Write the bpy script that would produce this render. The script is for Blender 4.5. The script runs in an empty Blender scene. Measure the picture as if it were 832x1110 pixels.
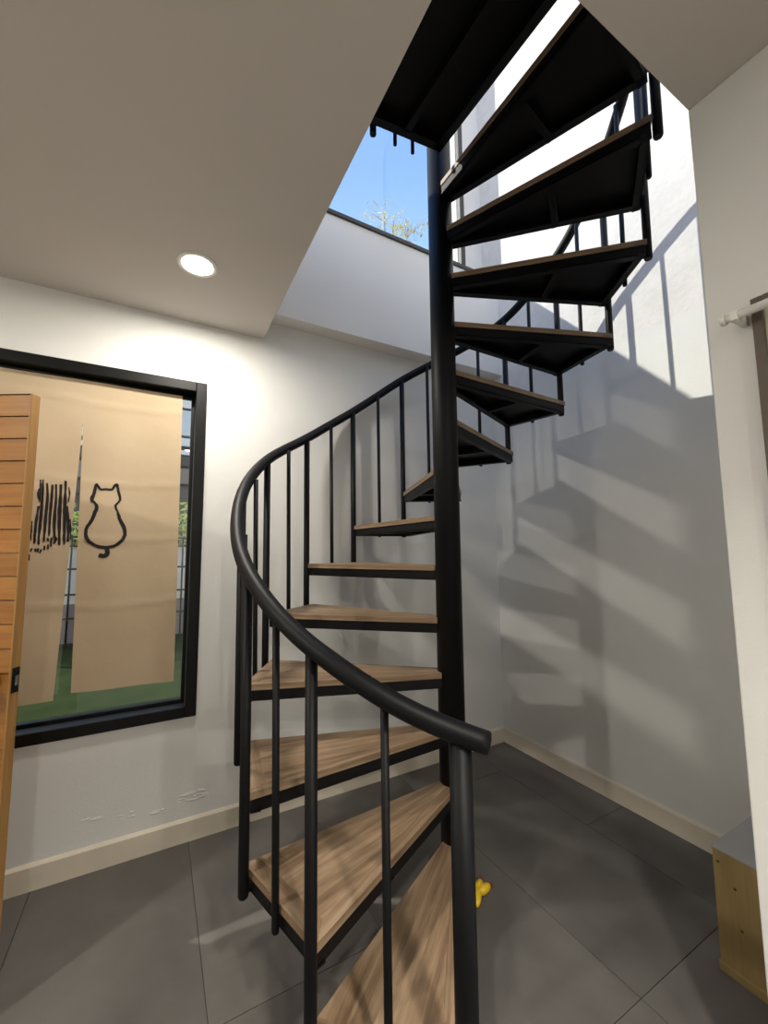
import bpy, bmesh, math, random
from math import sin, cos, pi, radians, hypot, atan2
from mathutils import Vector, Matrix, noise
random.seed(7)
scene = bpy.context.scene
COL = scene.collection

# ------------------------------------------------------------------ layout (metres; camera stands at x=0, y=0)
CAM_H = 1.40
FOC, YAW, PITCH, ROLL = 442.78, 0.5055, 0.0968, -0.0086
YW, XR, XN, YN, ZC, XH = 2.353, 2.303, 1.284, 0.498, 2.654, 0.5006
PX, PY, RT, RISE, PHI1, DTH, Z1, OV = 1.1127, 1.4370, 0.8420, 0.2213, -2.2478, 0.3990, 0.2314, 0.0429
ZROOF = 3.51
XL, YB = -2.7, -3.2

# ------------------------------------------------------------------ materials
def newmat(name):
    m = bpy.data.materials.new(name); m.use_nodes = True
    nt = m.node_tree
    b = nt.nodes['Principled BSDF']
    return m, nt, b
def nd(nt, t, **kw):
    n = nt.nodes.new(t)
    for k, v in kw.items(): setattr(n, k, v)
    return n
def plain(name, col, rough=.5, metal=0.0, spec=.5, noise_amt=0.0, noise_scale=8.0, bump=0.0, bump_scale=60.0, coords='Object'):
    m, nt, b = newmat(name)
    b.inputs['Base Color'].default_value = (*col, 1)
    b.inputs['Roughness'].default_value = rough
    b.inputs['Metallic'].default_value = metal
    b.inputs['Specular IOR Level'].default_value = spec
    if noise_amt or bump:
        tc = nd(nt, 'ShaderNodeTexCoord')
    if noise_amt:
        n = nd(nt, 'ShaderNodeTexNoise'); n.inputs['Scale'].default_value = noise_scale
        n.inputs['Detail'].default_value = 6; n.inputs['Roughness'].default_value = .6
        nt.links.new(tc.outputs[coords], n.inputs['Vector'])
        r = nd(nt, 'ShaderNodeValToRGB')
        r.color_ramp.elements[0].position = .3; r.color_ramp.elements[1].position = .7
        r.color_ramp.elements[0].color = (*[c * (1 - noise_amt) for c in col], 1)
        r.color_ramp.elements[1].color = (*[min(1, c * (1 + noise_amt)) for c in col], 1)
        nt.links.new(n.outputs['Fac'], r.inputs['Fac'])
        nt.links.new(r.outputs['Color'], b.inputs['Base Color'])
    if bump:
        n2 = nd(nt, 'ShaderNodeTexNoise'); n2.inputs['Scale'].default_value = bump_scale
        n2.inputs['Detail'].default_value = 5
        nt.links.new(tc.outputs[coords], n2.inputs['Vector'])
        bp = nd(nt, 'ShaderNodeBump'); bp.inputs['Strength'].default_value = bump; bp.inputs['Distance'].default_value = .01
        nt.links.new(n2.outputs['Fac'], bp.inputs['Height'])
        nt.links.new(bp.outputs['Normal'], b.inputs['Normal'])
    return m
def wood(name, dark, mid, light, rough=.5, along=1.6, across=26.0, island=.12):
    """grain runs along U of the UV map (metres)"""
    m, nt, b = newmat(name)
    b.inputs['Roughness'].default_value = rough
    uv = nd(nt, 'ShaderNodeUVMap'); uv.uv_map = 'grain'
    mp = nd(nt, 'ShaderNodeMapping'); mp.inputs['Scale'].default_value = (along, across, 1)
    nt.links.new(uv.outputs['UV'], mp.inputs['Vector'])
    geo = nd(nt, 'ShaderNodeNewGeometry')
    ml = nd(nt, 'ShaderNodeMath', operation='MULTIPLY'); ml.inputs[1].default_value = 37.0
    nt.links.new(geo.outputs['Random Per Island'], ml.inputs[0])
    n = nd(nt, 'ShaderNodeTexNoise', noise_dimensions='4D')
    n.inputs['Scale'].default_value = 1.0; n.inputs['Detail'].default_value = 8; n.inputs['Roughness'].default_value = .62
    n.inputs['Distortion'].default_value = .9
    nt.links.new(mp.outputs['Vector'], n.inputs['Vector']); nt.links.new(ml.outputs[0], n.inputs['W'])
    r = nd(nt, 'ShaderNodeValToRGB'); cr = r.color_ramp
    cr.elements[0].position = .28; cr.elements[0].color = (*dark, 1)
    cr.elements[1].position = .72; cr.elements[1].color = (*light, 1)
    e = cr.elements.new(.5); e.color = (*mid, 1)
    nt.links.new(n.outputs['Fac'], r.inputs['Fac'])
    n3 = nd(nt, 'ShaderNodeTexNoise', noise_dimensions='4D'); n3.inputs['Scale'].default_value = 1; n3.inputs['Detail'].default_value = 3
    mp3 = nd(nt, 'ShaderNodeMapping'); mp3.inputs['Scale'].default_value = (along * 4, across * 8, 1)
    nt.links.new(uv.outputs['UV'], mp3.inputs['Vector']); nt.links.new(mp3.outputs['Vector'], n3.inputs['Vector']); nt.links.new(ml.outputs[0], n3.inputs['W'])
    hsv = nd(nt, 'ShaderNodeHueSaturation')
    ad = nd(nt, 'ShaderNodeMath', operation='MULTIPLY_ADD'); ad.inputs[1].default_value = .5; ad.inputs[2].default_value = .75 - island / 2
    nt.links.new(n3.outputs['Fac'], ad.inputs[0])
    ad2 = nd(nt, 'ShaderNodeMath', operation='MULTIPLY_ADD'); ad2.inputs[1].default_value = island
    nt.links.new(geo.outputs['Random Per Island'], ad2.inputs[0]); nt.links.new(ad.outputs[0], ad2.inputs[2])
    nt.links.new(ad2.outputs[0], hsv.inputs['Value']); nt.links.new(r.outputs['Color'], hsv.inputs['Color'])
    nt.links.new(hsv.outputs['Color'], b.inputs['Base Color'])
    bp = nd(nt, 'ShaderNodeBump'); bp.inputs['Strength'].default_value = .15; bp.inputs['Distance'].default_value = .003
    nt.links.new(n.outputs['Fac'], bp.inputs['Height']); nt.links.new(bp.outputs['Normal'], b.inputs['Normal'])
    return m
def emit(name, col, strength):
    m, nt, b = newmat(name)
    b.inputs['Base Color'].default_value = (0, 0, 0, 1)
    b.inputs['Emission Color'].default_value = (*col, 1); b.inputs['Emission Strength'].default_value = strength
    return m

M = {}
M['paint'] = plain('wall_paint', (.755, .76, .74), .62, spec=.3, noise_amt=.03, noise_scale=2.0, bump=.06, bump_scale=90)
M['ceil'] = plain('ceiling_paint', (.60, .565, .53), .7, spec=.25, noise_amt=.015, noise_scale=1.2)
M['render'] = plain('rough_rendered_wall', (.78, .765, .75), .8, spec=.2, noise_amt=.06, noise_scale=9, bump=.35, bump_scale=26)
M['parapet'] = plain('parapet_paint', (.82, .81, .79), .7, spec=.25, noise_amt=.02, noise_scale=3)
M['base'] = plain('skirting_tile', (.70, .64, .53), .35, noise_amt=.06, noise_scale=5)
M['grout'] = plain('grout', (.065, .06, .055), .9)
M['steel'] = plain('black_painted_steel', (.0028, .0028, .0036), .50, spec=.22, noise_amt=.15, noise_scale=14, bump=.05, bump_scale=120)
M['oak'] = wood('oak_tread', (.105, .064, .034), (.27, .182, .108), (.44, .325, .215), .45)
M['pine'] = wood('orange_pine', (.22, .082, .014), (.33, .140, .026), (.41, .195, .045), .42, along=1.2, across=14, island=.25)
M['pine_edge'] = wood('light_pine_edge', (.27, .135, .035), (.34, .18, .055), (.40, .23, .08), .45, along=1.2, across=20)
M['ply'] = wood('yellow_pine_board', (.20, .135, .050), (.25, .175, .070), (.30, .215, .095), .6, along=.9, across=9)
M['frame'] = plain('black_window_frame', (.004, .004, .004), .45, spec=.25)
M['print'] = plain('black_print', (.012, .011, .012), .9)
M['white'] = plain('white_plastic', (.78, .77, .74), .4)
M['brown'] = plain('brown_frame_paint', (.10, .075, .055), .5)
M['cream'] = plain('cream_board', (.70, .65, .55), .6)
M['greytop'] = plain('grey_box_top', (.30, .30, .30), .6, noise_amt=.05, noise_scale=6)
M['screw'] = plain('screw_head', (.09, .06, .025), .5, metal=.6)
M['yellow'] = plain('yellow_vinyl', (.75, .50, .02), .35)
M['red'] = plain('dark_red_vinyl', (.20, .015, .02), .4)
M['chrome'] = plain('chrome', (.55, .55, .55), .2, metal=1)
M['grass'] = plain('artificial_grass', (.042, .062, .018), .95, spec=.05, noise_amt=.25, noise_scale=3, bump=.6, bump_scale=220)
M['fence'] = plain('black_fence', (.012, .012, .012), .5)
M['leaf'] = plain('pale_leaf', (.78, .70, .42), .6, noise_amt=.35, noise_scale=1.3)
M['hedge'] = plain('hedge_leaf', (.50, .55, .12), .6, noise_amt=.4, noise_scale=2)
M['bark'] = plain('bark', (.16, .11, .07), .9)
M['nbpane'] = plain('white_sky_reflection_pane', (.9, .9, .9), .3)  # near-white colour stands in for bright sky reflected in the house panes
M['cap'] = plain('coping_metal', (.035, .035, .035), .45)
M['gpane'] = plain('blue_sky_reflection_pane', (.70, .78, .84), .3)  # blue sky reflection put into the pane colour
M['gpink'] = plain('pink_grey_board', (.30, .24, .22), .8)
M['ggrey'] = plain('dark_grey_board', (.10, .095, .09), .8)
M['gwall'] = plain('pale_garden_wall', (.88, .80, .66), .8, noise_amt=.05, noise_scale=4)
def cloth():
    m, nt, b = newmat('beige_linen')
    b.inputs['Roughness'].default_value = .9; b.inputs['Specular IOR Level'].default_value = .1
    tc = nd(nt, 'ShaderNodeTexCoord')
    n = nd(nt, 'ShaderNodeTexNoise'); n.inputs['Scale'].default_value = 3; n.inputs['Detail'].default_value = 5
    nt.links.new(tc.outputs['Object'], n.inputs['Vector'])
    r = nd(nt, 'ShaderNodeValToRGB')
    r.color_ramp.elements[0].position = .3; r.color_ramp.elements[0].color = (.50, .395, .265, 1)
    r.color_ramp.elements[1].position = .7; r.color_ramp.elements[1].color = (.56, .45, .31, 1)
    nt.links.new(n.outputs['Fac'], r.inputs['Fac']); nt.links.new(r.outputs['Color'], b.inputs['Base Color'])
    w = nd(nt, 'ShaderNodeTexNoise'); w.inputs['Scale'].default_value = 9; w.inputs['Detail'].default_value = 4
    mp = nd(nt, 'ShaderNodeMapping'); mp.inputs['Scale'].default_value = (1, 1, 1.1)
    nt.links.new(tc.outputs['Object'], mp.inputs['Vector']); nt.links.new(mp.outputs['Vector'], w.inputs['Vector'])
    bp = nd(nt, 'ShaderNodeBump'); bp.inputs['Strength'].default_value = .22; bp.inputs['Distance'].default_value = .010
    nt.links.new(w.outputs['Fac'], bp.inputs['Height']); nt.links.new(bp.outputs['Normal'], b.inputs['Normal'])
    return m
M['cloth'] = cloth()
def tile():
    m, nt, b = newmat('grey_stone_tile')
    tc = nd(nt, 'ShaderNodeTexCoord'); geo = nd(nt, 'ShaderNodeNewGeometry')
    ml = nd(nt, 'ShaderNodeMath', operation='MULTIPLY'); ml.inputs[1].default_value = 19
    nt.links.new(geo.outputs['Random Per Island'], ml.inputs[0])
    n = nd(nt, 'ShaderNodeTexNoise', noise_dimensions='4D'); n.inputs['Scale'].default_value = 2.6; n.inputs['Detail'].default_value = 7; n.inputs['Roughness'].default_value = .55; n.inputs['Distortion'].default_value = .6
    nt.links.new(tc.outputs['Object'], n.inputs['Vector']); nt.links.new(ml.outputs[0], n.inputs['W'])
    r = nd(nt, 'ShaderNodeValToRGB')
    r.color_ramp.elements[0].position = .28; r.color_ramp.elements[0].color = (.086, .080, .074, 1)
    r.color_ramp.elements[1].position = .74; r.color_ramp.elements[1].color = (.150, .142, .131, 1)
    nt.links.new(n.outputs['Fac'], r.inputs['Fac']); nt.links.new(r.outputs['Color'], b.inputs['Base Color'])
    rr = nd(nt, 'ShaderNodeMath', operation='MULTIPLY_ADD'); rr.inputs[1].default_value = .25; rr.inputs[2].default_value = .40
    nt.links.new(n.outputs['Fac'], rr.inputs[0]); nt.links.new(rr.outputs[0], b.inputs['Roughness'])
    b.inputs['Specular IOR Level'].default_value = .35
    return m
M['tile'] = tile()
def glass():
    """thin clear pane: what lies behind it plus a faint mirror reflection"""
    m = bpy.data.materials.new('window_glass'); m.use_nodes = True; nt = m.node_tree; nt.nodes.clear()
    o = nd(nt, 'ShaderNodeOutputMaterial'); mx = nd(nt, 'ShaderNodeMixShader'); t = nd(nt, 'ShaderNodeBsdfTransparent'); g_ = nd(nt, 'ShaderNodeBsdfGlossy');
    t.inputs['Color'].default_value = (.95, .97, .96, 1); g_.inputs['Roughness'].default_value = 0; mx.inputs[0].default_value = .05
    nt.links.new(t.outputs[0], mx.inputs[1]); nt.links.new(g_.outputs[0], mx.inputs[2]); nt.links.new(mx.outputs[0], o.inputs['Surface'])
    return m
M['glass'] = glass()

# ------------------------------------------------------------------ mesh helpers
def box(bm, lo, hi, mi=0):
    lo = Vector(lo); hi = Vector(hi)
    v = [bm.verts.new((x, y, z)) for z in (lo.z, hi.z) for y in (lo.y, hi.y) for x in (lo.x, hi.x)]
    fs = []
    for q in ((0, 2, 3, 1), (4, 5, 7, 6), (0, 1, 5, 4), (2, 6, 7, 3), (0, 4, 6, 2), (1, 3, 7, 5)):
        f = bm.faces.new([v[i] for i in q]); f.material_index = mi; fs.append(f)
    return fs
def obox(bm, a, b, w, z0, z1, mi=0, side=0):
    """vertical-sided bar from a to b (xy), width w (side: -1 left, 1 right, 0 centred), z0..z1"""
    a = Vector(a[:2]); b = Vector(b[:2]); d = (b - a).normalized(); n = Vector((-d.y, d.x))
    o0, o1 = (-w / 2, w / 2) if side == 0 else ((0, w) if side < 0 else (-w, 0))
    poly = [a + n * o0, b + n * o0, b + n * o1, a + n * o1]
    return prism(bm, poly, z0, z1, mi)
def prism(bm, poly, z0, z1, mi=0):
    area = sum(poly[i][0] * poly[(i + 1) % len(poly)][1] - poly[(i + 1) % len(poly)][0] * poly[i][1] for i in range(len(poly)))
    if area < 0: poly = list(reversed(poly))
    lo = [bm.verts.new((p[0], p[1], z0)) for p in poly]; hi = [bm.verts.new((p[0], p[1], z1)) for p in poly]
    k = len(poly); fs = [bm.faces.new(list(reversed(lo))), bm.faces.new(hi)]
    for i in range(k):
        j = (i + 1) % k; fs.append(bm.faces.new([lo[i], lo[j], hi[j], hi[i]]))
    for f in fs: f.material_index = mi
    return fs
def tube(bm, pts, r, seg=16, mi=0, caps=True, dome=0.0):
    pts = [Vector(p) for p in pts]; rings = []
    rad = r if isinstance(r, (list, tuple)) else [r] * len(pts)
    up = Vector((0, 0, 1)); prev = None
    for i, p in enumerate(pts):
        t = (pts[min(i + 1, len(pts) - 1)] - pts[max(i - 1, 0)]).normalized()
        if prev is None:
            n = t.orthogonal() if abs(t.z) > .9 else t.cross(up)
        else: n = prev - t * prev.dot(t)
        n.normalize(); prev = n; b = t.cross(n)
        rings.append([bm.verts.new(p + (n * cos(2 * pi * k / seg) + b * sin(2 * pi * k / seg)) * rad[i]) for k in range(seg)])
    for i in range(len(rings) - 1):
        for k in range(seg):
            f = bm.faces.new([rings[i][k], rings[i][(k + 1) % seg], rings[i + 1][(k + 1) % seg], rings[i + 1][k]])
            f.smooth = True; f.material_index = mi
    if caps:
        f = bm.faces.new(list(reversed(rings[0]))); f.material_index = mi
        f = bm.faces.new(rings[-1]); f.material_index = mi
def cyl(bm, x, y, z0, z1, r, seg=20, mi=0): tube(bm, [(x, y, z0), (x, y, z1)], r, seg, mi)
def lathe(bm, prof, cx, cy, cz, seg=32, mi=0):
    rings = []
    for (r, z) in prof:
        rings.append([bm.verts.new((cx + r * cos(2 * pi * k / seg), cy + r * sin(2 * pi * k / seg), cz + z)) for k in range(seg)] if r > 1e-6 else [bm.verts.new((cx, cy, cz + z))])
    for a, b in zip(rings, rings[1:]):
        for k in range(seg):
            j = (k + 1) % seg
            if len(a) == 1 and len(b) == 1: continue
            if len(a) == 1: f = bm.faces.new([a[0], b[j], b[k]])
            elif len(b) == 1: f = bm.faces.new([a[k], a[j], b[0]])
            else: f = bm.faces.new([a[k], a[j], b[j], b[k]])
            f.smooth = True; f.material_index = mi
def obj(name, bm, mats, parent=None, kind=None, bevel=0.0, fixn=True, seg=2):
    if fixn: bmesh.ops.recalc_face_normals(bm, faces=bm.faces[:])
    me = bpy.data.meshes.new(name); bm.to_mesh(me); bm.free()
    o = bpy.data.objects.new(name, me); COL.objects.link(o)
    for m in (mats if isinstance(mats, (list, tuple)) else [mats]): me.materials.append(m)
    if parent is not None:
        o.parent = parent
        p = parent; off = Vector()
        while p is not None: off += p.location; p = p.parent
        if 'local' not in parent: o.matrix_parent_inverse = Matrix.Translation(-off)
    if kind: o['kind'] = kind
    if bevel:
        b = o.modifiers.new('bevel', 'BEVEL'); b.width = bevel; b.segments = seg; b.limit_method = 'ANGLE'; b.angle_limit = radians(40)
    return o
def tag(o, label, cat, group=None):
    o['label'] = label; o['category'] = cat
    if group: o['group'] = group
    return o
def thing(name, label, cat, loc=(0, 0, 0), group=None):
    o = bpy.data.objects.new(name, None); COL.objects.link(o); o.location = loc; o.empty_display_size = .1
    return tag(o, label, cat, group)
def B(): return bmesh.new()
def uv_dir(bm, faces, d, off=(0, 0)):
    """grain UV: u along direction d (metres), v across"""
    L = bm.loops.layers.uv.get('grain') or bm.loops.layers.uv.new('grain')
    d = Vector(d).normalized()
    for f in faces:
        f.normal_update(); n = f.normal if f.normal.length > 0 else Vector((0, 0, 1))
        e = n.cross(d)
        if e.length < .1:
            e = d.orthogonal()
            for l in f.loops: l[L].uv = (l.vert.co.dot(e) * .05 + off[0], l.vert.co.dot(d.cross(e)) + off[1])
            continue
        e.normalize()
        for l in f.loops: l[L].uv = (l.vert.co.dot(d) + off[0], l.vert.co.dot(e) + off[1])

# ------------------------------------------------------------------ SETTING
# floor: grout bed with individual tiles laid 0.6 x 1.2, joints where the room shows them
bm = B()
box(bm, (XL, YB, -.12), (XR + .2, YW + .05, -.006), 1)
TW = .5965; x0 = .188; g = .0013
joint = {-5: .86, -4: 1.43, -3: .86, -2: .5, -1: 1.153, 0: 1.43, 1: .86, 2: .86, 3: 1.46}
for c in range(-5, 4):
    xa, xb = x0 + c * TW, x0 + (c + 1) * TW
    xa, xb = max(xa, XL), min(xb, XR)
    if xb - xa < .01: continue
    y = joint[c] - 1.2 * 5
    while y < YW:
        ya, yb = max(y, YB), min(y + 1.2, YW)
        if yb - ya > .01:
            box(bm, (xa + g, ya + g, -.02), (xb - g, yb - g, 0), 0)
        y += 1.2
obj('floor', bm, [M['tile'], M['grout']], kind='structure')

# far wall with the window opening
WX0, WX1, WZ0, WZ1 = -.98, .2031, .586, 2.3176
bm = B(); T = .16
for lo, hi in (((XL, YW, 0), (WX0, YW + T, ZC)), ((WX1, YW, 0), (XR, YW + T, 2.9)), ((WX0, YW, 0), (WX1, YW + T, WZ0)), ((WX0, YW, WZ1), (WX1, YW + T, ZC))):
    box(bm, lo, hi)
# flaking paint blisters low on the wall
def blister(cx, cz, w, h, n):
    for k in range(n):
        x = cx + random.uniform(-w, w); z = cz + random.uniform(-h, h); s = random.uniform(.006, .022)
        ring = []
        c = bm.verts.new((x, YW - random.uniform(.001, .003), z))
        m_ = 9
        for i in range(m_):
            a = 2 * pi * i / m_; rr = s * random.uniform(.5, 1.3)
            ring.append(bm.verts.new((x + rr * 1.7 * cos(a), YW + .0005, z + rr * .55 * sin(a))))
        for i in range(m_): bm.faces.new([c, ring[i], ring[(i + 1) % m_]])
blister(.20, .20, .06, .02, 26); blister(-.07, .19, .03, .012, 5); blister(.05, .175, .02, .008, 4); blister(-.2, .21, .04, .015, 5)
obj('wall_far', bm, M['paint'], kind='structure')
# right wall of the stairwell: painted below, tall rough render above
bm = B()
box(bm, (XR, YN - .05, 0), (XR + .2, YW + T, 2.6), 1)
box(bm, (XR, YB, 2.6), (XR + .2, YW + T, ZROOF - .3), 0)
box(bm, (XR, YB, ZROOF - .3), (XR + .2, 2.62, 8.2), 0)
obj('wall_right', bm, [M['render'], M['paint']], kind='structure')
bm = B(); box(bm, (XN, YB, 0), (XR + .2, YN, ZC)); obj('wall_near_right', bm, M['paint'], kind='structure', bevel=.004)
bm = B(); box(bm, (XL - .15, YB, 0), (XL, YW + T, ZC)); obj('wall_left', bm, M['paint'], kind='structure')
bm = B(); box(bm, (XL - .15, YB - .15, 0), (XR + .2, YB, ZC)); obj('wall_behind', bm, M['paint'], kind='structure')
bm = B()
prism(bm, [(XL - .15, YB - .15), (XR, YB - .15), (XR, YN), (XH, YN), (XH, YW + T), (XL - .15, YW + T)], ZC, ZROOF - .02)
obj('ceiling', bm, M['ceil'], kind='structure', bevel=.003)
# stairwell beam and parapet
bm = B()
box(bm, (XH + .001, YW - .11, 2.765), (XR, YW + T, 3.21)); box(bm, (XH + .001, YW - .104, 3.21), (XR, YW + T, 3.53))
obj('beam', bm, M['parapet'], kind='structure')
# upper pier of the far wall and the glazed opening beside it, standing on the parapet
bm = B(); box(bm, (2.04, 2.415, 3.53), (XR, 2.60, 8.2)); obj('wall_upper', bm, M['parapet'], kind='structure')
w2 = bpy.data.objects.new('window_2', None); COL.objects.link(w2); w2['kind'] = 'structure'; w2.location = (1.2, 2.44, 3.56)
w2['label'] = 'dark framed glazing over the parapet with sky behind'
bm = B(); box(bm, (2.045, 2.375, 3.56), (2.088, 2.414, 8.2)); box(bm, (-.2, 2.375, 8.2), (2.088, 2.414, 8.25)); box(bm, (-.2, 2.375, 3.56), (-.16, 2.414, 8.2)); box(bm, (-.16, 2.375, 3.56), (2.045, 2.414, 3.60))
obj('window_frame', bm, M['cap'], w2, bevel=.002)
bm = B(); box(bm, (-.165, 2.39, 3.595), (2.05, 2.396, 8.205)); obj('window_pane', bm, M['glass'], w2)
bm = B(); box(bm, (XH - .3, YW - .118, 3.53), (XR - .001, YW + T + .01, 3.558)); obj('trim_1', bm, M['cap'], kind='structure', bevel=.003)
# baseboards (stand a centimetre proud, chamfered top)
def base_profile(bm, a, b, inward):
    a = Vector(a); b = Vector(b); n = Vector(inward)
    prof = [(0, 0), (.014, 0), (.014, .094), (.004, .1054), (0, .1054)]
    ra = [bm.verts.new((a.x + n.x * d, a.y + n.y * d, z)) for d, z in prof]; rb = [bm.verts.new((b.x + n.x * d, b.y + n.y * d, z)) for d, z in prof]
    k = len(prof)
    for i in range(k): bm.faces.new([ra[i], ra[(i + 1) % k], rb[(i + 1) % k], rb[i]])
    bm.faces.new(ra); bm.faces.new(list(reversed(rb)))
bm = B(); base_profile(bm, (XL, YW), (XR, YW), (0, -1)); obj('baseboard_far', bm, M['base'], kind='structure')
bm = B(); base_profile(bm, (XR, .785), (XR, YW - .014), (-1, 0)); obj('baseboard_right', bm, M['base'], kind='structure')

# window: outer frame, casement bead, glass
wroot = bpy.data.objects.new('window_1', None); COL.objects.link(wroot); wroot['kind'] = 'structure'; wroot.location = ((WX0 + WX1) / 2, YW, WZ0)
wroot['label'] = 'wide black framed window in the left wall behind the printed curtain'
def ring_frame(bm, x0, x1, z0, z1, w, y0, y1, wt=None, wb=None):
    wt = wt or w; wb = wb or w
    box(bm, (x0, y0, z0), (x0 + w, y1, z1)); box(bm, (x1 - w, y0, z0), (x1, y1, z1))
    box(bm, (x0 + w, y0, z0), (x1 - w, y1, z0 + wb)); box(bm, (x0 + w, y0, z1 - wt), (x1 - w, y1, z1))
bm = B(); ring_frame(bm, WX0, WX1, WZ0, WZ1, .052, YW - .014, YW + .15); obj('window_frame', bm, M['frame'], wroot, bevel=.003)
bm = B(); ring_frame(bm, WX0 + .052, WX1 - .052, WZ0 + .052, WZ1 - .052, .016, YW + .07, YW + .11); obj('window_bead', bm, M['frame'], wroot, bevel=.002)
bm = B(); box(bm, (WX0 + .06, YW + .086, WZ0 + .06), (WX1 - .06, YW + .092, WZ1 - .06)); obj('window_pane', bm, M['glass'], wroot)

# ------------------------------------------------------------------ SPIRAL STAIRCASE
stair = thing('spiral_staircase', 'black steel spiral staircase with oak treads winding up through the ceiling opening', 'staircase', (PX, PY, 0))
stair['local'] = 1
def phi(n): return PHI1 - (n - 1) * DTH
def zt(n): return Z1 + (n - 1) * RISE
HT = [(.5,.84),(.74,.813),(.92,.791),(1.09,.773),(1.26,.757),(1.44,.743),(1.65,.735),(1.88,.72),(2.16,.703),(2.41,.696),(2.69,.69),(2.96,.684),(3.2,.68),(3.6,.69),(4.2,.722),(5,.732),(6,.705),(7,.724),(8,.77),(8.6,.752),(9.3,.70),(10,.65),(10.6,.655),(11.3,.67),(12.2,.745),(13,.74),(16.2,.72)]
def hrail(n):
    for (a, ha), (b, hb) in zip(HT, HT[1:]):
        if a <= n <= b:
            return ha + (hb - ha) * (n - a) / (b - a)
    return HT[-1][1]
def hs(n): return sum(hrail(min(16, max(.5, n + k * .12))) for k in range(-2, 3)) / 5
def pol(r, a, z): return (r * cos(a), r * sin(a), z)
RR, RP = RT + .028, RT + .012
# pole
bm = B(); cyl(bm, 0, 0, .004, 4.25, .0558, 40)
lathe(bm, [(0, 4.25), (.060, 4.25), (.060, 4.268), (.045, 4.28), (0, 4.284)], 0, 0, 0, 32)
obj('center_pole', bm, M['steel'], stair)
bm = B(); prism(bm, [(.0605 * cos(2 * pi * k / 28), .0605 * sin(2 * pi * k / 28)) for k in range(28)], 0, .008); obj('base_plate', bm, M['steel'], stair)
# one tread, front edge along angle 0, going clockwise; top at z = 0
WA = DTH + OV
Of = Vector((RT * cos(.004), RT * sin(.004))); Or = Vector((RT * cos(-WA), RT * sin(-WA)))
If = Vector((.058 * cos(radians(30)), .058 * sin(radians(30)))); Ir = Vector((.058 * cos(-WA - radians(30)), .058 * sin(-WA - radians(30))))
def inset_pt(p, d1, d2): return p + d1 + d2
dF = (Of - If).normalized(); nF = Vector((dF.y, -dF.x))          # inward from the front edge
dO = (Or - Of).normalized(); nO = Vector((dO.y, -dO.x))
dRr = (Ir - Or).normalized(); nR = Vector((dRr.y, -dRr.x))
def isect(p, d, q, e):
    den = d.x * e.y - d.y * e.x; t = ((q.x - p.x) * e.y - (q.y - p.y) * e.x) / den
    return p + d * t
sF, sO = .035, .052
mit = isect(If + nF * sF, dF, Of + nO * sO, dO)
OrI = isect(Or, dRr, Of + nO * sO, dO)
inI = isect(If + nF * sF, dF, If, (Ir - If).normalized())

def v2(p, a=0.0): return (p.x, p.y)
bm = B(); bm.loops.layers.uv.new('grain')
TH = .023
f1 = prism(bm, [v2(If), v2(Of), v2(mit), v2(inI)], -TH, 0); uv_dir(bm, f1, (dF.x, dF.y, 0))
sh = nO * .0003
f2 = prism(bm, [v2(Of - nF * 0 + dO * .0003), v2(Or), v2(OrI), v2(mit + dO * .0003)], -TH, 0); uv_dir(bm, f2, (dO.x, dO.y, 0), (3, 1))
f3 = prism(bm, [v2(inI + nF * .0003), v2(mit + nF * .0003 + sh), v2(OrI + sh), v2(Ir)], -TH, 0); uv_dir(bm, f3, (dF.x + dRr.x * -1, dF.y - dRr.y, 0), (7, 2))
bmesh.ops.recalc_face_normals(bm, faces=bm.faces[:])
tread_me = bpy.data.meshes.new('tread'); bm.to_mesh(tread_me); bm.free(); tread_me.materials.append(M['oak'])
# steel frame: perimeter angle bars, sheet under the wood, a tangential rib
bm = B()
zt_, zb_ = -TH - .0005, -TH - .0405
i_ = .004
def ins(p, a, b): return p + a * i_ + b * i_
cF, cO, cR = If + nF * i_, isect(If + nF * i_, dF, Of + nO * i_, dO), isect(Of + nO * i_, dO, Or + nR * i_, dRr)
cI = Ir + nR * i_
for a, b in ((cF, cO), (cO, cR), (cR, cI)):
    obox(bm, a, b, .006, zb_, zt_, 0, side=1)
    obox(bm, a, b, .030, zb_, zb_ + .005, 0, side=1)
prism(bm, [v2(cF), v2(cO), v2(cR), v2(cI)], zt_ - .004, zt_)
ra = cF.lerp(cO, .58); rb_ = cI.lerp(cR, .58)
obox(bm, ra, rb_, .006, zb_, zt_ - .004); obox(bm, ra, rb_, .028, zb_, zb_ + .005)
bmesh.ops.recalc_face_normals(bm, faces=bm.faces[:])
frame_me = bpy.data.meshes.new('tread_frame'); bm.to_mesh(frame_me); bm.free(); frame_me.materials.append(M['steel'])
for n in range(1, 15):
    t = bpy.data.objects.new('tread', tread_me); COL.objects.link(t); t.parent = stair
    t.location = (0, 0, zt(n)); t.rotation_euler = (0, 0, phi(n))
    bv = t.modifiers.new('bevel', 'BEVEL'); bv.width = .0008; bv.segments = 2; bv.limit_method = 'ANGLE'; bv.angle_limit = radians(40)
    f = bpy.data.objects.new('tread_frame', frame_me); COL.objects.link(f); f.parent = t
    f['label'] = 'black steel frame under the oak tread'
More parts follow.
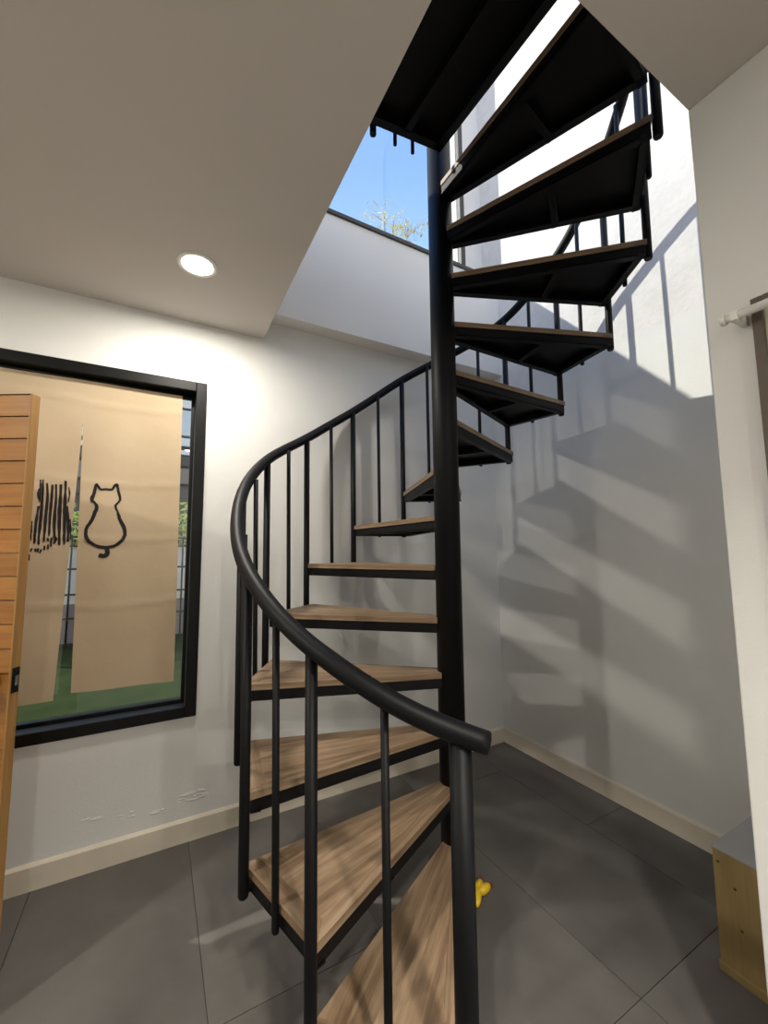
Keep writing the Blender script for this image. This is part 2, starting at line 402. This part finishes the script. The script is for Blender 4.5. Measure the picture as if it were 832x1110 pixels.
# posts (one at every tread's front corner, reaching down to the tread below) and thin balusters between them
def railz(n): return zt(n) + hs(n)
for n in range(2, 16):
    a = phi(n); bm = B()
    tube(bm, [pol(RP, a, zt(n - 1) - .068), pol(RP, a, zt(n - 1) - .062), pol(RP + .008, a, railz(n) - .01)], [.013, .0158, .0158], 16)
    obj('post', bm, M['steel'], stair)
for n in range(1, 15):
    a = phi(n) - DTH * (.5 if n > 1 else .42); rr = RT * cos(DTH * .5) + .006; bm = B()
    zlo = zt(n) - .068
    tube(bm, [pol(rr, a, zlo), pol(rr, a, zlo + .004), pol(rr + .014, a, railz(n + .5) - .008)], [.0085, .0102, .0102], 12)
    obj('baluster', bm, M['steel'], stair)
NN = .905
bm = B(); tube(bm, [pol(RP, phi(NN), .003), pol(RP, phi(NN), railz(NN) - .008)], .0252, 28); obj('newel_post', bm, M['steel'], stair)
bm = B(); ns = [.735 + k * .06 for k in range(int((15.05 - .735) / .06) + 1)]
tube(bm, [pol(RR, phi(n), railz(n)) for n in ns], .0243, 20)
obj('handrail', bm, M['steel'], stair)
# landing at roof level
lz = zt(15)
Lp = [Vector((-.03, -.05)), Vector((.012, YN + .02 - PY)), Vector((XH + .012 - PX, YN + .02 - PY)), Vector((XH + .012 - PX, .015)), Vector((-.03, -.045))]
bm = B(); prism(bm, [v2(p) for p in (Lp[0], Lp[1], Lp[2], Lp[3])], lz - .006 - .02, lz)
land = obj('landing', bm, M['steel'], stair)
bm = B()
for a, b in ((Lp[0], Lp[1]), (Lp[1], Lp[2]), (Lp[2], Lp[3]), (Lp[3], Lp[0])):
    obox(bm, a, b, .035, lz - .075, lz - .026, side=1)
obox(bm, (-.216, -.055), (-.172, YN + .03 - PY), .03, lz - .075, lz - .026)
fr = obj('landing_frame', bm, M['steel'], land)
fr.matrix_parent_inverse = Matrix.Identity(4)
for k, (x, r_) in enumerate(((-.35, .0145), (-.241, .0084), (-.150, .0084), (-.46, .0084), (-.57, .0145))):
    y = -.03 + (x + .03) * -.06 + .022
    bm = B(); tube(bm, [(x, y, lz - .093), (x, y, lz + .85)], r_, 14); obj('landing_post', bm, M['steel'], stair)
bm = B(); tube(bm, [(-.06, .0, lz + .85), (.52 - PX, .02, lz + .85)], .0235, 18); obj('landing_handrail', bm, M['steel'], stair)

# ------------------------------------------------------------------ CURTAIN (split cloth with two printed cats) hanging in the window
cur = thing('curtain', 'beige split curtain printed with two cats seen from behind, hanging in the window', 'curtain', (-.34, YW + .035, 2.24))
CY = YW + .04
bm = B(); tube(bm, [(-.90, CY, 2.252), (.145, CY, 2.252)], .008, 14); obj('curtain_rod', bm, M['frame'], cur)
def ydisp(x, z, s):
    t = max(0, 2.2 - z)
    y = .006 * sin(x * 19 + s + z * .8) * min(1, t * 1.2) + .010 * (noise.noise(Vector((x * 3.5 + s, z * 2.2, s))) ) * min(1, .25 + t)
    for zc in (1.75, 1.475, 1.16, 2.14):                # fold creases of the cloth
        y -= .004 * math.exp(-((z - zc - .01 * sin(x * 9)) / .010) ** 2)
    return CY + y - .004
def panel(bm, xl, xr, zb, zt0, s, nx=26, nz=90):
    g_ = []
    for j in range(nz + 1):
        row = []
        for i in range(nx + 1):
            u = i / nx; v = j / nz
            zlo = zb(u); z = zt0 + (zlo - zt0) * v
            x = xl(z) + (xr(z) - xl(z)) * u
            row.append(bm.verts.new((x, ydisp(x, z, s), z)))
        g_.append(row)
    for j in range(nz):
        for i in range(nx):
            f = bm.faces.new([g_[j][i], g_[j][i + 1], g_[j + 1][i + 1], g_[j + 1][i]]); f.smooth = True
def ribbon(bm, pts, w, s, closed=False):
    """printed brush stroke lying just on the cloth"""
    pts = [Vector(p) for p in pts]; n = len(pts); L = []
    for i, p in enumerate(pts):
        a = pts[(i - 1) % n] if (closed or i > 0) else p; b = pts[(i + 1) % n] if (closed or i < n - 1) else p
        t = (b - a).normalized(); nn = Vector((-t.y, t.x)); ww = w(i / n) if callable(w) else w
        L.append((p + nn * ww, p - nn * ww))
    vs = [[bm.verts.new((q.x, ydisp(q.x, q.y, s) - .0022, q.y)) for q in pr] for pr in L]
    for i in range(n if closed else n - 1):
        j = (i + 1) % n
        f = bm.faces.new([vs[i][0], vs[j][0], vs[j][1], vs[i][1]]); f.material_index = 1
def smooth(pts, k=4, closed=True):
    out = []; n = len(pts)
    for i in range(n if closed else n - 1):
        p0, p1, p2, p3 = [Vector(pts[(i + d) % n] if closed else pts[min(max(i + d, 0), n - 1)]) for d in (-1, 0, 1, 2)]
        for t in [q / k for q in range(k)]:
            out.append(.5 * ((2 * p1) + (p2 - p0) * t + (2 * p0 - 5 * p1 + 4 * p2 - p3) * t * t + (3 * p1 - p0 - 3 * p2 + p3) * t ** 3))
    if not closed: out.append(Vector(pts[-1]))
    return out
DZ = .012
bm = B()
panel(bm, lambda z: -.338 + (2.05 - z) * .0138 if z < 2.05 else -.338, lambda z: .088 + (2.25 - z) * .007, lambda u: .768 - .012 * u, 2.250, 1.3)
OC = [(-0.271, 1.736), (-0.262, 1.726), (-0.252, 1.713), (-0.23, 1.715), (-0.206, 1.716), (-0.196, 1.734), (-0.185, 1.741), (-0.18, 1.712), (-0.17, 1.67), (-0.179, 1.65), (-0.188, 1.634), (-0.177, 1.604), (-0.165, 1.566), (-0.147, 1.528), (-0.143, 1.493), (-0.157, 1.462), (-0.188, 1.437), (-0.226, 1.432), (-0.257, 1.44), (-0.285, 1.46), (-0.299, 1.488), (-0.298, 1.525), (-0.281, 1.559), (-0.271, 1.593), (-0.263, 1.627), (-0.273, 1.647), (-0.285, 1.66), (-0.277, 1.694)]
rag = [Vector((p.x + .0022 * noise.noise(Vector((i * .9, 0, 0))), p.y + .0022 * noise.noise(Vector((i * .9, 5, 0))))) for i, p in enumerate(smooth(OC, 4))]
ribbon(bm, rag, lambda t: .0052 + .0028 * noise.noise(Vector((t * 14, 2, 1))) + (.0022 if .4 < t < .95 else 0), 1.3, True)
ribbon(bm, smooth([(-0.218, 1.436), (-0.211, 1.417), (-0.212, 1.398), (-0.227, 1.391), (-0.244, 1.397)], 4, False), lambda t: .0085 + .002 * sin(t * 3), 1.3)
c1 = obj('curtain_panel', bm, [M['cloth'], M['print']], cur, fixn=False); c1['label'] = 'right half printed with the outline of a cat seen from behind'
bm = B()
panel(bm, lambda z: -.80, lambda z: -.338 - max(0, 2.05 - z) * .0345, lambda u: .752 - .006 * u, 2.250, 1.3)
# striped cat: hand painted vertical strokes and a dashed tail
ST = [[(-0.501, 1.552), (-0.5, 1.506), (-0.5, 1.463)], [(-0.482, 1.622), (-0.486, 1.556), (-0.487, 1.5), (-0.486, 1.45)], [(-0.474, 1.745), (-0.472, 1.686), (-0.471, 1.592), (-0.472, 1.514), (-0.472, 1.445)], [(-0.459, 1.73), (-0.453, 1.665), (-0.454, 1.586), (-0.454, 1.514), (-0.454, 1.458)], [(-0.439, 1.724), (-0.438, 1.659), (-0.439, 1.586), (-0.438, 1.529), (-0.437, 1.485)], [(-0.426, 1.727), (-0.422, 1.66), (-0.422, 1.587), (-0.421, 1.529), (-0.417, 1.485), (-0.412, 1.472), (-0.418, 1.449)], [(-0.408, 1.728), (-0.406, 1.66), (-0.405, 1.588), (-0.402, 1.515), (-0.398, 1.443)], [(-0.391, 1.746), (-0.389, 1.676), (-0.386, 1.596), (-0.383, 1.516), (-0.38, 1.445)], [(-0.378, 1.627), (-0.372, 1.56), (-0.368, 1.509), (-0.367, 1.458)], [(-0.364, 1.566), (-0.36, 1.523), (-0.358, 1.471)], [(-0.485, 1.703), (-0.488, 1.677), (-0.482, 1.649)], [(-0.378, 1.717), (-0.373, 1.685), (-0.376, 1.644)], [(-0.483, 1.744), (-0.481, 1.707), (-0.48, 1.641)]]
TL = [[(-0.427, 1.478), (-0.428, 1.436)], [(-0.441, 1.475), (-0.439, 1.461)], [(-0.438, 1.447), (-0.438, 1.424)], [(-0.45, 1.44), (-0.451, 1.421)], [(-0.461, 1.424), (-0.465, 1.408)], [(-0.472, 1.429), (-0.473, 1.412)], [(-0.481, 1.428), (-0.481, 1.414)], [(-0.493, 1.429), (-0.498, 1.414)], [(-0.502, 1.402), (-0.501, 1.374)]]
for k, st in enumerate(ST):
    w0 = .0056 if 0 < k < 9 else .0030
    if k in (6, 7): w0 = .0068
    ribbon(bm, smooth(st, 5, False), lambda tt, k=k, w0=w0: w0 * (.62 + .6 * sin(min(1, tt + .08) * 2.9) ** 2 * .6 + .35 * noise.noise(Vector((tt * 8, k * 1.7, 3)))), 1.3)
for st in TL: ribbon(bm, st, .0034, 1.3)
c2 = obj('curtain_panel', bm, [M['cloth'], M['print']], cur, fixn=False); c2['label'] = 'left half printed with a striped cat seen from behind'
for c in (c1, c2):
    s = c.modifiers.new('thick', 'SOLIDIFY'); s.thickness = .0007; s.use_rim = False; s.offset = 1

# ------------------------------------------------------------------ PINE DOOR standing open at the left edge
near = Vector((-.3967, 1.7707)); fd = Vector((cos(radians(150)), sin(radians(150)))); td = Vector((cos(radians(60)), sin(radians(60))))
door = bpy.data.objects.new('door_1', None); COL.objects.link(door); door['kind'] = 'structure'
door['label'] = 'open orange pine plank door at the left edge'; door.location = (near.x, near.y, 0)
DTK, DW, DHT = .034, .74, 1.952
def dp(u, t): return near + fd * u + td * t
bm = B(); bm.loops.layers.uv.new('grain')
fs = prism(bm, [v2(dp(0, 0)), v2(dp(.007, 0)), v2(dp(.007, DTK)), v2(dp(0, DTK))], .012, DHT); uv_dir(bm, fs, (0, 0, 1))
obj('door_stile', bm, M['pine_edge'], door, bevel=.0015)
bm = B(); bm.loops.layers.uv.new('grain')
pitch = .0775; z = .012; k = 0
while z < DHT - .001:
    z2 = min(z + pitch, DHT)
    # each plank is a shallow wedge: lower edge proud, upper edge tucked under the plank above
    lo = [dp(.0072, .001), dp(DW, .001), dp(DW, DTK), dp(.0072, DTK)]; hi = [dp(.0072, .0065), dp(DW, .0065), dp(DW, DTK), dp(.0072, DTK)]
    vl = [bm.verts.new((p.x, p.y, z + .002)) for p in lo]; vh = [bm.verts.new((p.x, p.y, z2)) for p in hi]
    ff = [bm.faces.new(vl), bm.faces.new(vh)] + [bm.faces.new([vl[i], vl[(i + 1) % 4], vh[(i + 1) % 4], vh[i]]) for i in range(4)]
    uv_dir(bm, ff, (fd.x, fd.y, 0), (k * 1.37, k * .61)); z = z2; k += 1
obj('door_panel', bm, M['pine'], door)
bm = B(); q0, q1 = dp(-.0015, .006), dp(-.0015, .030)
prism(bm, [v2(dp(-.0018, .005)), v2(dp(.001, .005)), v2(dp(.001, .031)), v2(dp(-.0018, .031))], .955, 1.035)
prism(bm, [v2(dp(-.010, .011)), v2(dp(-.0018, .011)), v2(dp(-.0018, .025)), v2(dp(-.006, .025))], .978, 1.010, 1)
lt = obj('latch_plate', bm, [M['frame'], M['chrome']], door, bevel=.001); lt['label'] = 'dark latch plate with a chrome bolt'
bm = B(); c = dp(.062, 0); dv = -td
tube(bm, [(c.x + dv.x * d, c.y + dv.y * d, 1.0) for d in (0, .006, .0062, .03, .032, .045, .058, .062)], [.026, .026, .011, .011, .020, .027, .022, .006], 24)
kb = obj('door_knob', bm, M['frame'], door); kb['label'] = 'black round door knob'

# ------------------------------------------------------------------ WOODEN BOX step between the near wall and the stairwell wall
bx = thing('wooden_box', 'low yellow pine box with grey top against the right wall', 'box', (1.99, .64, 0))
X0, X1, Y0, Y1, H0 = 1.706, XR - .016, YN + .003, .780, .388
bm = B(); bm.loops.layers.uv.new('grain')
f = box(bm, (X0, Y0, .03), (X0 + .018, Y1, H0 - .006)); uv_dir(bm, f, (0, 0, 1))
obj('front_board', bm, M['ply'], bx, bevel=.0015)
bm = B(); bm.loops.layers.uv.new('grain'); f = box(bm, (X0 + .0185, Y1 - .018, .0), (X1, Y1, H0 - .006)); uv_dir(bm, f, (1, 0, 0)); obj('side_board', bm, M['ply'], bx, bevel=.0015)
bm = B(); bm.loops.layers.uv.new('grain'); f = box(bm, (X0 - .006, Y0, 0), (X0 + .018, Y1 + .004, .0295)); uv_dir(bm, f, (0, 1, 0)); obj('bottom_strip', bm, M['ply'], bx, bevel=.002)
bm = B(); box(bm, (X0 - .002, Y0, H0 - .0055), (X1, Y1 + .002, H0)); obj('top_panel', bm, M['greytop'], bx, bevel=.001)
for (y, z) in ((.722, .285), (.712, .165), (.765, .345)):
    bm = B(); tube(bm, [(X0 - .0012, y, z), (X0 + .002, y, z)], .0042, 12); obj('screw', bm, M['screw'], bx)

# ------------------------------------------------------------------ near right wall: framed board with a white rod over it
fb = thing('framed_board', 'cream board in a dark brown frame on the near right wall', 'board', (XN, 0, 1.5))
FY1, FY0, FZ1, FZ0 = .398, -.45, 2.015, 1.15
bm = B()
for lo, hi in (((XN - .022, FY1 - .022, FZ0), (XN - .001, FY1, FZ1)), ((XN - .022, FY0, FZ0), (XN - .001, FY0 + .022, FZ1)), ((XN - .022, FY0 + .022, FZ1 - .022), (XN - .001, FY1 - .022, FZ1)),
               ((XN - .022, FY0 + .022, FZ0), (XN - .001, FY1 - .022, FZ0 + .022)), ((XN - .022, FY0 + .022, 1.70), (XN - .001, FY1 - .022, 1.722))): box(bm, lo, hi)
obj('board_frame', bm, M['brown'], fb, bevel=.002)
bm = B(); box(bm, (XN - .012, FY0 + .02, FZ0 + .02), (XN - .0015, FY1 - .02, FZ1 - .02)); obj('board_panel', bm, M['cream'], fb)
rd = thing('curtain_rod', 'slim white rod mounted on the near right wall above the framed board', 'rod', (XN - .05, 0, 1.985))
bm = B(); tube(bm, [(XN - .055, .437, 1.973), (XN - .055, -.55, 1.973)], .0105, 16); obj('rod', bm, M['white'], rd)
for y in (.418, -.50):
    bm = B(); box(bm, (XN - .066, y - .008, 1.960), (XN - .0005, y + .008, 1.986)); obj('bracket', bm, M['white'], rd, bevel=.002)
bm = B(); tube(bm, [(XN - .055, .436, 1.973), (XN - .055, .446, 1.973), (XN - .055, .449, 1.973)], [.0135, .0135, .009], 16); obj('end_cap', bm, M['white'], rd)

# ------------------------------------------------------------------ small yellow toy on the floor behind the newel post
toy = thing('toy', 'small yellow rubber toy with dark red tips lying on the tiles behind the newel post', 'toy', (1.19, 1.39, 0))
PR = ([(1.186, 1.398, .020), (1.205, 1.408, .024), (1.225, 1.420, .026), (1.243, 1.436, .022)], [(1.186, 1.398, .020), (1.214, 1.393, .024), (1.240, 1.393, .026), (1.256, 1.398, .022)])
bm = B()
for p in PR: tube(bm, p, [.011, .019, .015, .009], 14)
tube(bm, [(1.150, 1.352, .014), (1.156, 1.360, .018), (1.168, 1.375, .022), (1.188, 1.398, .023), (1.203, 1.403, .021)], [.005, .012, .018, .020, .012], 16)
obj('body', bm, M['yellow'], toy)
for p in PR:
    e = Vector(p[-1]); d = (e - Vector(p[-2])).normalized(); bm = B()
    tube(bm, [e - d * .008, e - d * .003, e + d * .007, e + d * .015, e + d * .018], [.007, .0115, .011, .006, .002], 14)
    tp = obj('tip', bm, M['red'], toy); tp['label'] = 'dark red tip'

# ------------------------------------------------------------------ DOWNLIGHTS (recessed discs; far rear and left ones are added fill)
M['lens'] = emit('lit_lens', (1, .93, .82), 14)
LCOL = (1, .93, .83)
def downlight(x, y, label, watts, group='ceiling downlights', spread=178):
    d = thing('downlight', label, 'ceiling light', (x, y, ZC), group)
    bm = B(); lathe(bm, [(.062, -.001), (.064, -.006), (.080, -.005), (.084, -.0005), (.062, -.001)], x, y, ZC, 40); obj('trim_ring', bm, M['white'], d)
    bm = B(); lathe(bm, [(0, -.004), (.05, -.0045), (.0615, -.003)], x, y, ZC, 40); obj('lens', bm, M['lens'], d)
    L = bpy.data.lights.new('downlight_lamp', 'AREA'); L.shape = 'DISK'; L.size = .115; L.energy = watts; L.color = LCOL; L.spread = radians(spread)
    o = bpy.data.objects.new('downlight_lamp', L); COL.objects.link(o); o.parent = d; o.location = (0, 0, -.009)
    return d
downlight(.105, 1.851, 'lit round downlight in the ceiling above the window', 10.5)
downlight(.30, -.55, 'lit round downlight in the ceiling behind the camera position', 19, spread=105)
downlight(-.15, -2.0, 'added fill downlight near the rear left of the ceiling far behind the camera', 20)  # unseen lamp added as rear fill for the room and stairs
downlight(-1.60, 1.05, 'added fill downlight in the ceiling left of the open pine door', 21)  # unseen lamp added to fill the right wall from the left
downlight(.85, -2.0, 'added fill downlight near the rear right of the ceiling far behind the camera', 18)  # second unseen lamp added for fill from behind

# ------------------------------------------------------------------ OUTSIDE
bm = B(); box(bm, (-9, YW + T, -.10), (12, 16, -.004)); tf = obj('artificial_grass', bm, M['grass']); tf['kind'] = 'structure'
tf['label'] = 'green artificial grass outside the window'
# wire fence
fe = thing('fence', 'black wire panel fence at the end of the artificial grass', 'fence', (0, 7.65, 0))
for xx in (-2.6, -.7, .9):
    bm = B(); box(bm, (xx - .03, 7.62, 0), (xx + .03, 7.68, 1.72)); obj('fence_post', bm, M['fence'], fe)
bm = B()
for k in range(27): cyl(bm, -2.5 + k * .125, 7.65, .06, 1.66, .014, 6)
for z in (.08, .45, .80, 1.18, 1.52, 1.66): box(bm, (-2.6, 7.635, z - .014), (.9, 7.665, z + .014))
obj('fence_panel', bm, M['fence'], fe)
gw = thing('garden_wall', 'pale low garden wall standing behind the wire fence', 'wall', (0, 8.2, 0))
bm = B(); box(bm, (-3, 8.1, 0), (1.2, 8.25, .62)); obj('lower_course', bm, M['gpink'], gw)
bm = B(); box(bm, (-3, 8.1, .62), (1.2, 8.25, 1.5)); obj('upper_course', bm, M['gwall'], gw)
bm = B(); box(bm, (-3.02, 8.06, 1.5), (1.22, 8.29, 1.54)); obj('coping', bm, M['gwall'], gw)
# house behind with shutters and glazing
gh = thing('garden_house', 'grey house with horizontal panes and shutters behind the fence', 'house', (0, 10, 0))
YH = 10.0
bm = B(); box(bm, (-4, YH + .1, 0), (2.4, YH + 2.5, 5.4)); obj('house_wall', bm, M['ggrey'], gh)
for z0, z1, mat, nm in ((2.62, 2.86, 'ggrey', 'board'), (2.94, 3.28, 'gpink', 'board'), (3.34, 3.56, 'ggrey', 'board'), (3.60, 3.70, 'nbpane', 'pane'), (3.80, 3.98, 'nbpane', 'pane'), (4.04, 4.62, 'gpane', 'pane'), (4.68, 4.88, 'nbpane', 'pane'), (4.93, 5.0, 'nbpane', 'pane')):
    bm = B(); box(bm, (-3.9, YH + .02, z0), (2.3, YH + .095, z1)); obj('shutter_board' if nm == 'board' else 'window_strip', bm, M[mat], gh)
bm = B(); box(bm, (-4.2, YH - .2, 5.4), (2.6, YH + 2.7, 5.55)); obj('house_roof', bm, M['ggrey'], gh)
def leaves(bm, c, rad, n, size, flat=1.0, shell=.35):
    for _ in range(n):
        while True:
            p = Vector((random.uniform(-1, 1), random.uniform(-1, 1), random.uniform(-1, 1)))
            if shell < p.length < 1: break
        p = Vector((c[0] + p.x * rad[0], c[1] + p.y * rad[1], c[2] + p.z * rad[2]))
        a = Vector((random.gauss(0, 1), random.gauss(0, 1), random.gauss(0, .6))).normalized(); b = a.orthogonal().normalized()
        s = size * random.uniform(.6, 1.3); nrm = a.cross(b)
        v = [bm.verts.new(p - a * s), bm.verts.new(p + b * s * .42 + nrm * s * .12), bm.verts.new(p + a * s), bm.verts.new(p - b * s * .42 + nrm * s * .12)]
        bm.faces.new(v)
hd = thing('hedge', 'yellow green hedge growing above the garden wall behind the fence', 'hedge', (-.5, 8.9, 0))
bm = B()
for k in range(10): leaves(bm, (-3 + k * .42, 8.9, 1.7 + .15 * sin(k * 1.7)), (.42, .35, .62), 240, .075, shell=.1)
obj('foliage', bm, M['hedge'], hd, fixn=False)
bm = B()
for k in range(10): tube(bm, [(-3 + k * .42, 8.9, 0), (-2.97 + k * .42, 8.92, .9), (-3.02 + k * .42, 8.88, 1.9)], [.03, .022, .008], 8)
obj('stems', bm, M['bark'], hd)
# tree whose top shows over the parapet
TRX, TRY = 4.55, 8.0
tr = thing('tree', 'thin leafed tree with pale yellow leaves showing over the parapet against the sky', 'tree', (TRX, TRY, 0))
bm = B(); tube(bm, [(TRX, TRY, 0), (TRX + .06, TRY, 2.4), (TRX - .05, TRY + .05, 4.8), (TRX, TRY, 7.2)], [.16, .13, .10, .06], 14); obj('trunk', bm, M['bark'], tr)
bb = B(); bl = B(); ends = []
for k in range(44):
    a = random.uniform(0, 2 * pi); h = random.uniform(5.6, 7.2); L = random.uniform(.7, 1.9); el = random.uniform(.35, 1.35)
    p0 = Vector((TRX, TRY, h)); d = Vector((cos(a) * cos(el), sin(a) * cos(el), sin(el)))
    p1 = p0 + d * L * .5 + Vector((0, 0, .1)); p2 = p0 + d * L + Vector((0, 0, .32)); tube(bb, [p0, p1, p2], [.030, .016, .006], 6); ends += [p1, p2, (p1 + p2) / 2]
    for q in range(4):
        a2 = Vector((random.gauss(0, 1), random.gauss(0, 1), random.gauss(.5, .7))).normalized(); p3 = p1.lerp(p2, random.random()); p4 = p3 + a2 * random.uniform(.25, .55)
        tube(bb, [p3, p4], [.006, .003], 5); ends += [p4, (p3 + p4) / 2]
for e in ends: leaves(bl, e, (.26, .26, .22), 22, .065, shell=0)
obj('branches', bb, M['bark'], tr); obj('foliage', bl, M['leaf'], tr, fixn=False)
# ------------------------------------------------------------------ LIGHT
S = bpy.data.lights.new('sun', 'SUN'); S.energy = 2.75; S.angle = radians(.6); S.color = (1, .92, .82)
so = bpy.data.objects.new('sun', S); COL.objects.link(so)
sd = Vector((1, -.68, -.68 * 1.12)).normalized()
so.rotation_euler = sd.to_track_quat('-Z', 'Y').to_euler(); so.location = (0, 8, 12)
w = bpy.data.worlds.new('sky'); scene.world = w; w.use_nodes = True; nt = w.node_tree
bg = nt.nodes['Background']
tc = nd(nt, 'ShaderNodeTexCoord'); sx = nd(nt, 'ShaderNodeSeparateXYZ'); nt.links.new(tc.outputs['Generated'], sx.inputs[0])
rp = nd(nt, 'ShaderNodeValToRGB'); cr = rp.color_ramp
cr.elements[0].position = 0; cr.elements[0].color = (.34, .32, .29, 1)
cr.elements[1].position = 1; cr.elements[1].color = (.17, .34, .78, 1)
for p, c in ((.02, (1.0, .98, .95)), (.42, (.86, .90, .95)), (.60, (.27, .46, .80)), (.72, (.18, .35, .72))):
    e = cr.elements.new(p); e.color = (*c, 1)
nt.links.new(sx.outputs['Z'], rp.inputs['Fac']); nt.links.new(rp.outputs['Color'], bg.inputs['Color'])
bg.inputs['Strength'].default_value = 1.0

# ------------------------------------------------------------------ CAMERA
cam = bpy.data.cameras.new('camera'); co = bpy.data.objects.new('camera', cam); COL.objects.link(co)
cam.sensor_fit = 'VERTICAL'; cam.sensor_height = 36; cam.sensor_width = 36; cam.lens = FOC / 1110 * 36; cam.clip_start = .02
f = Vector((sin(YAW) * cos(PITCH), cos(YAW) * cos(PITCH), sin(PITCH))); r = Vector((cos(YAW), -sin(YAW), 0)); u = r.cross(f)
r2 = r * cos(ROLL) + u * sin(ROLL); u2 = -r * sin(ROLL) + u * cos(ROLL)
mt = Matrix((r2, u2, -f)).transposed().to_4x4(); mt.translation = (0, 0, CAM_H); co.matrix_world = mt
scene.camera = co
scene.view_settings.view_transform = 'Standard'; scene.view_settings.look = 'None'
scene.view_settings.exposure = 0.70; scene.view_settings.gamma = 1.0
scene.view_settings.use_curve_mapping = False
scene.cycles.max_bounces = 10; scene.cycles.diffuse_bounces = 6
scene.cycles.caustics_reflective = False; scene.cycles.caustics_refractive = False
scene.cycles.sample_clamp_indirect = 6
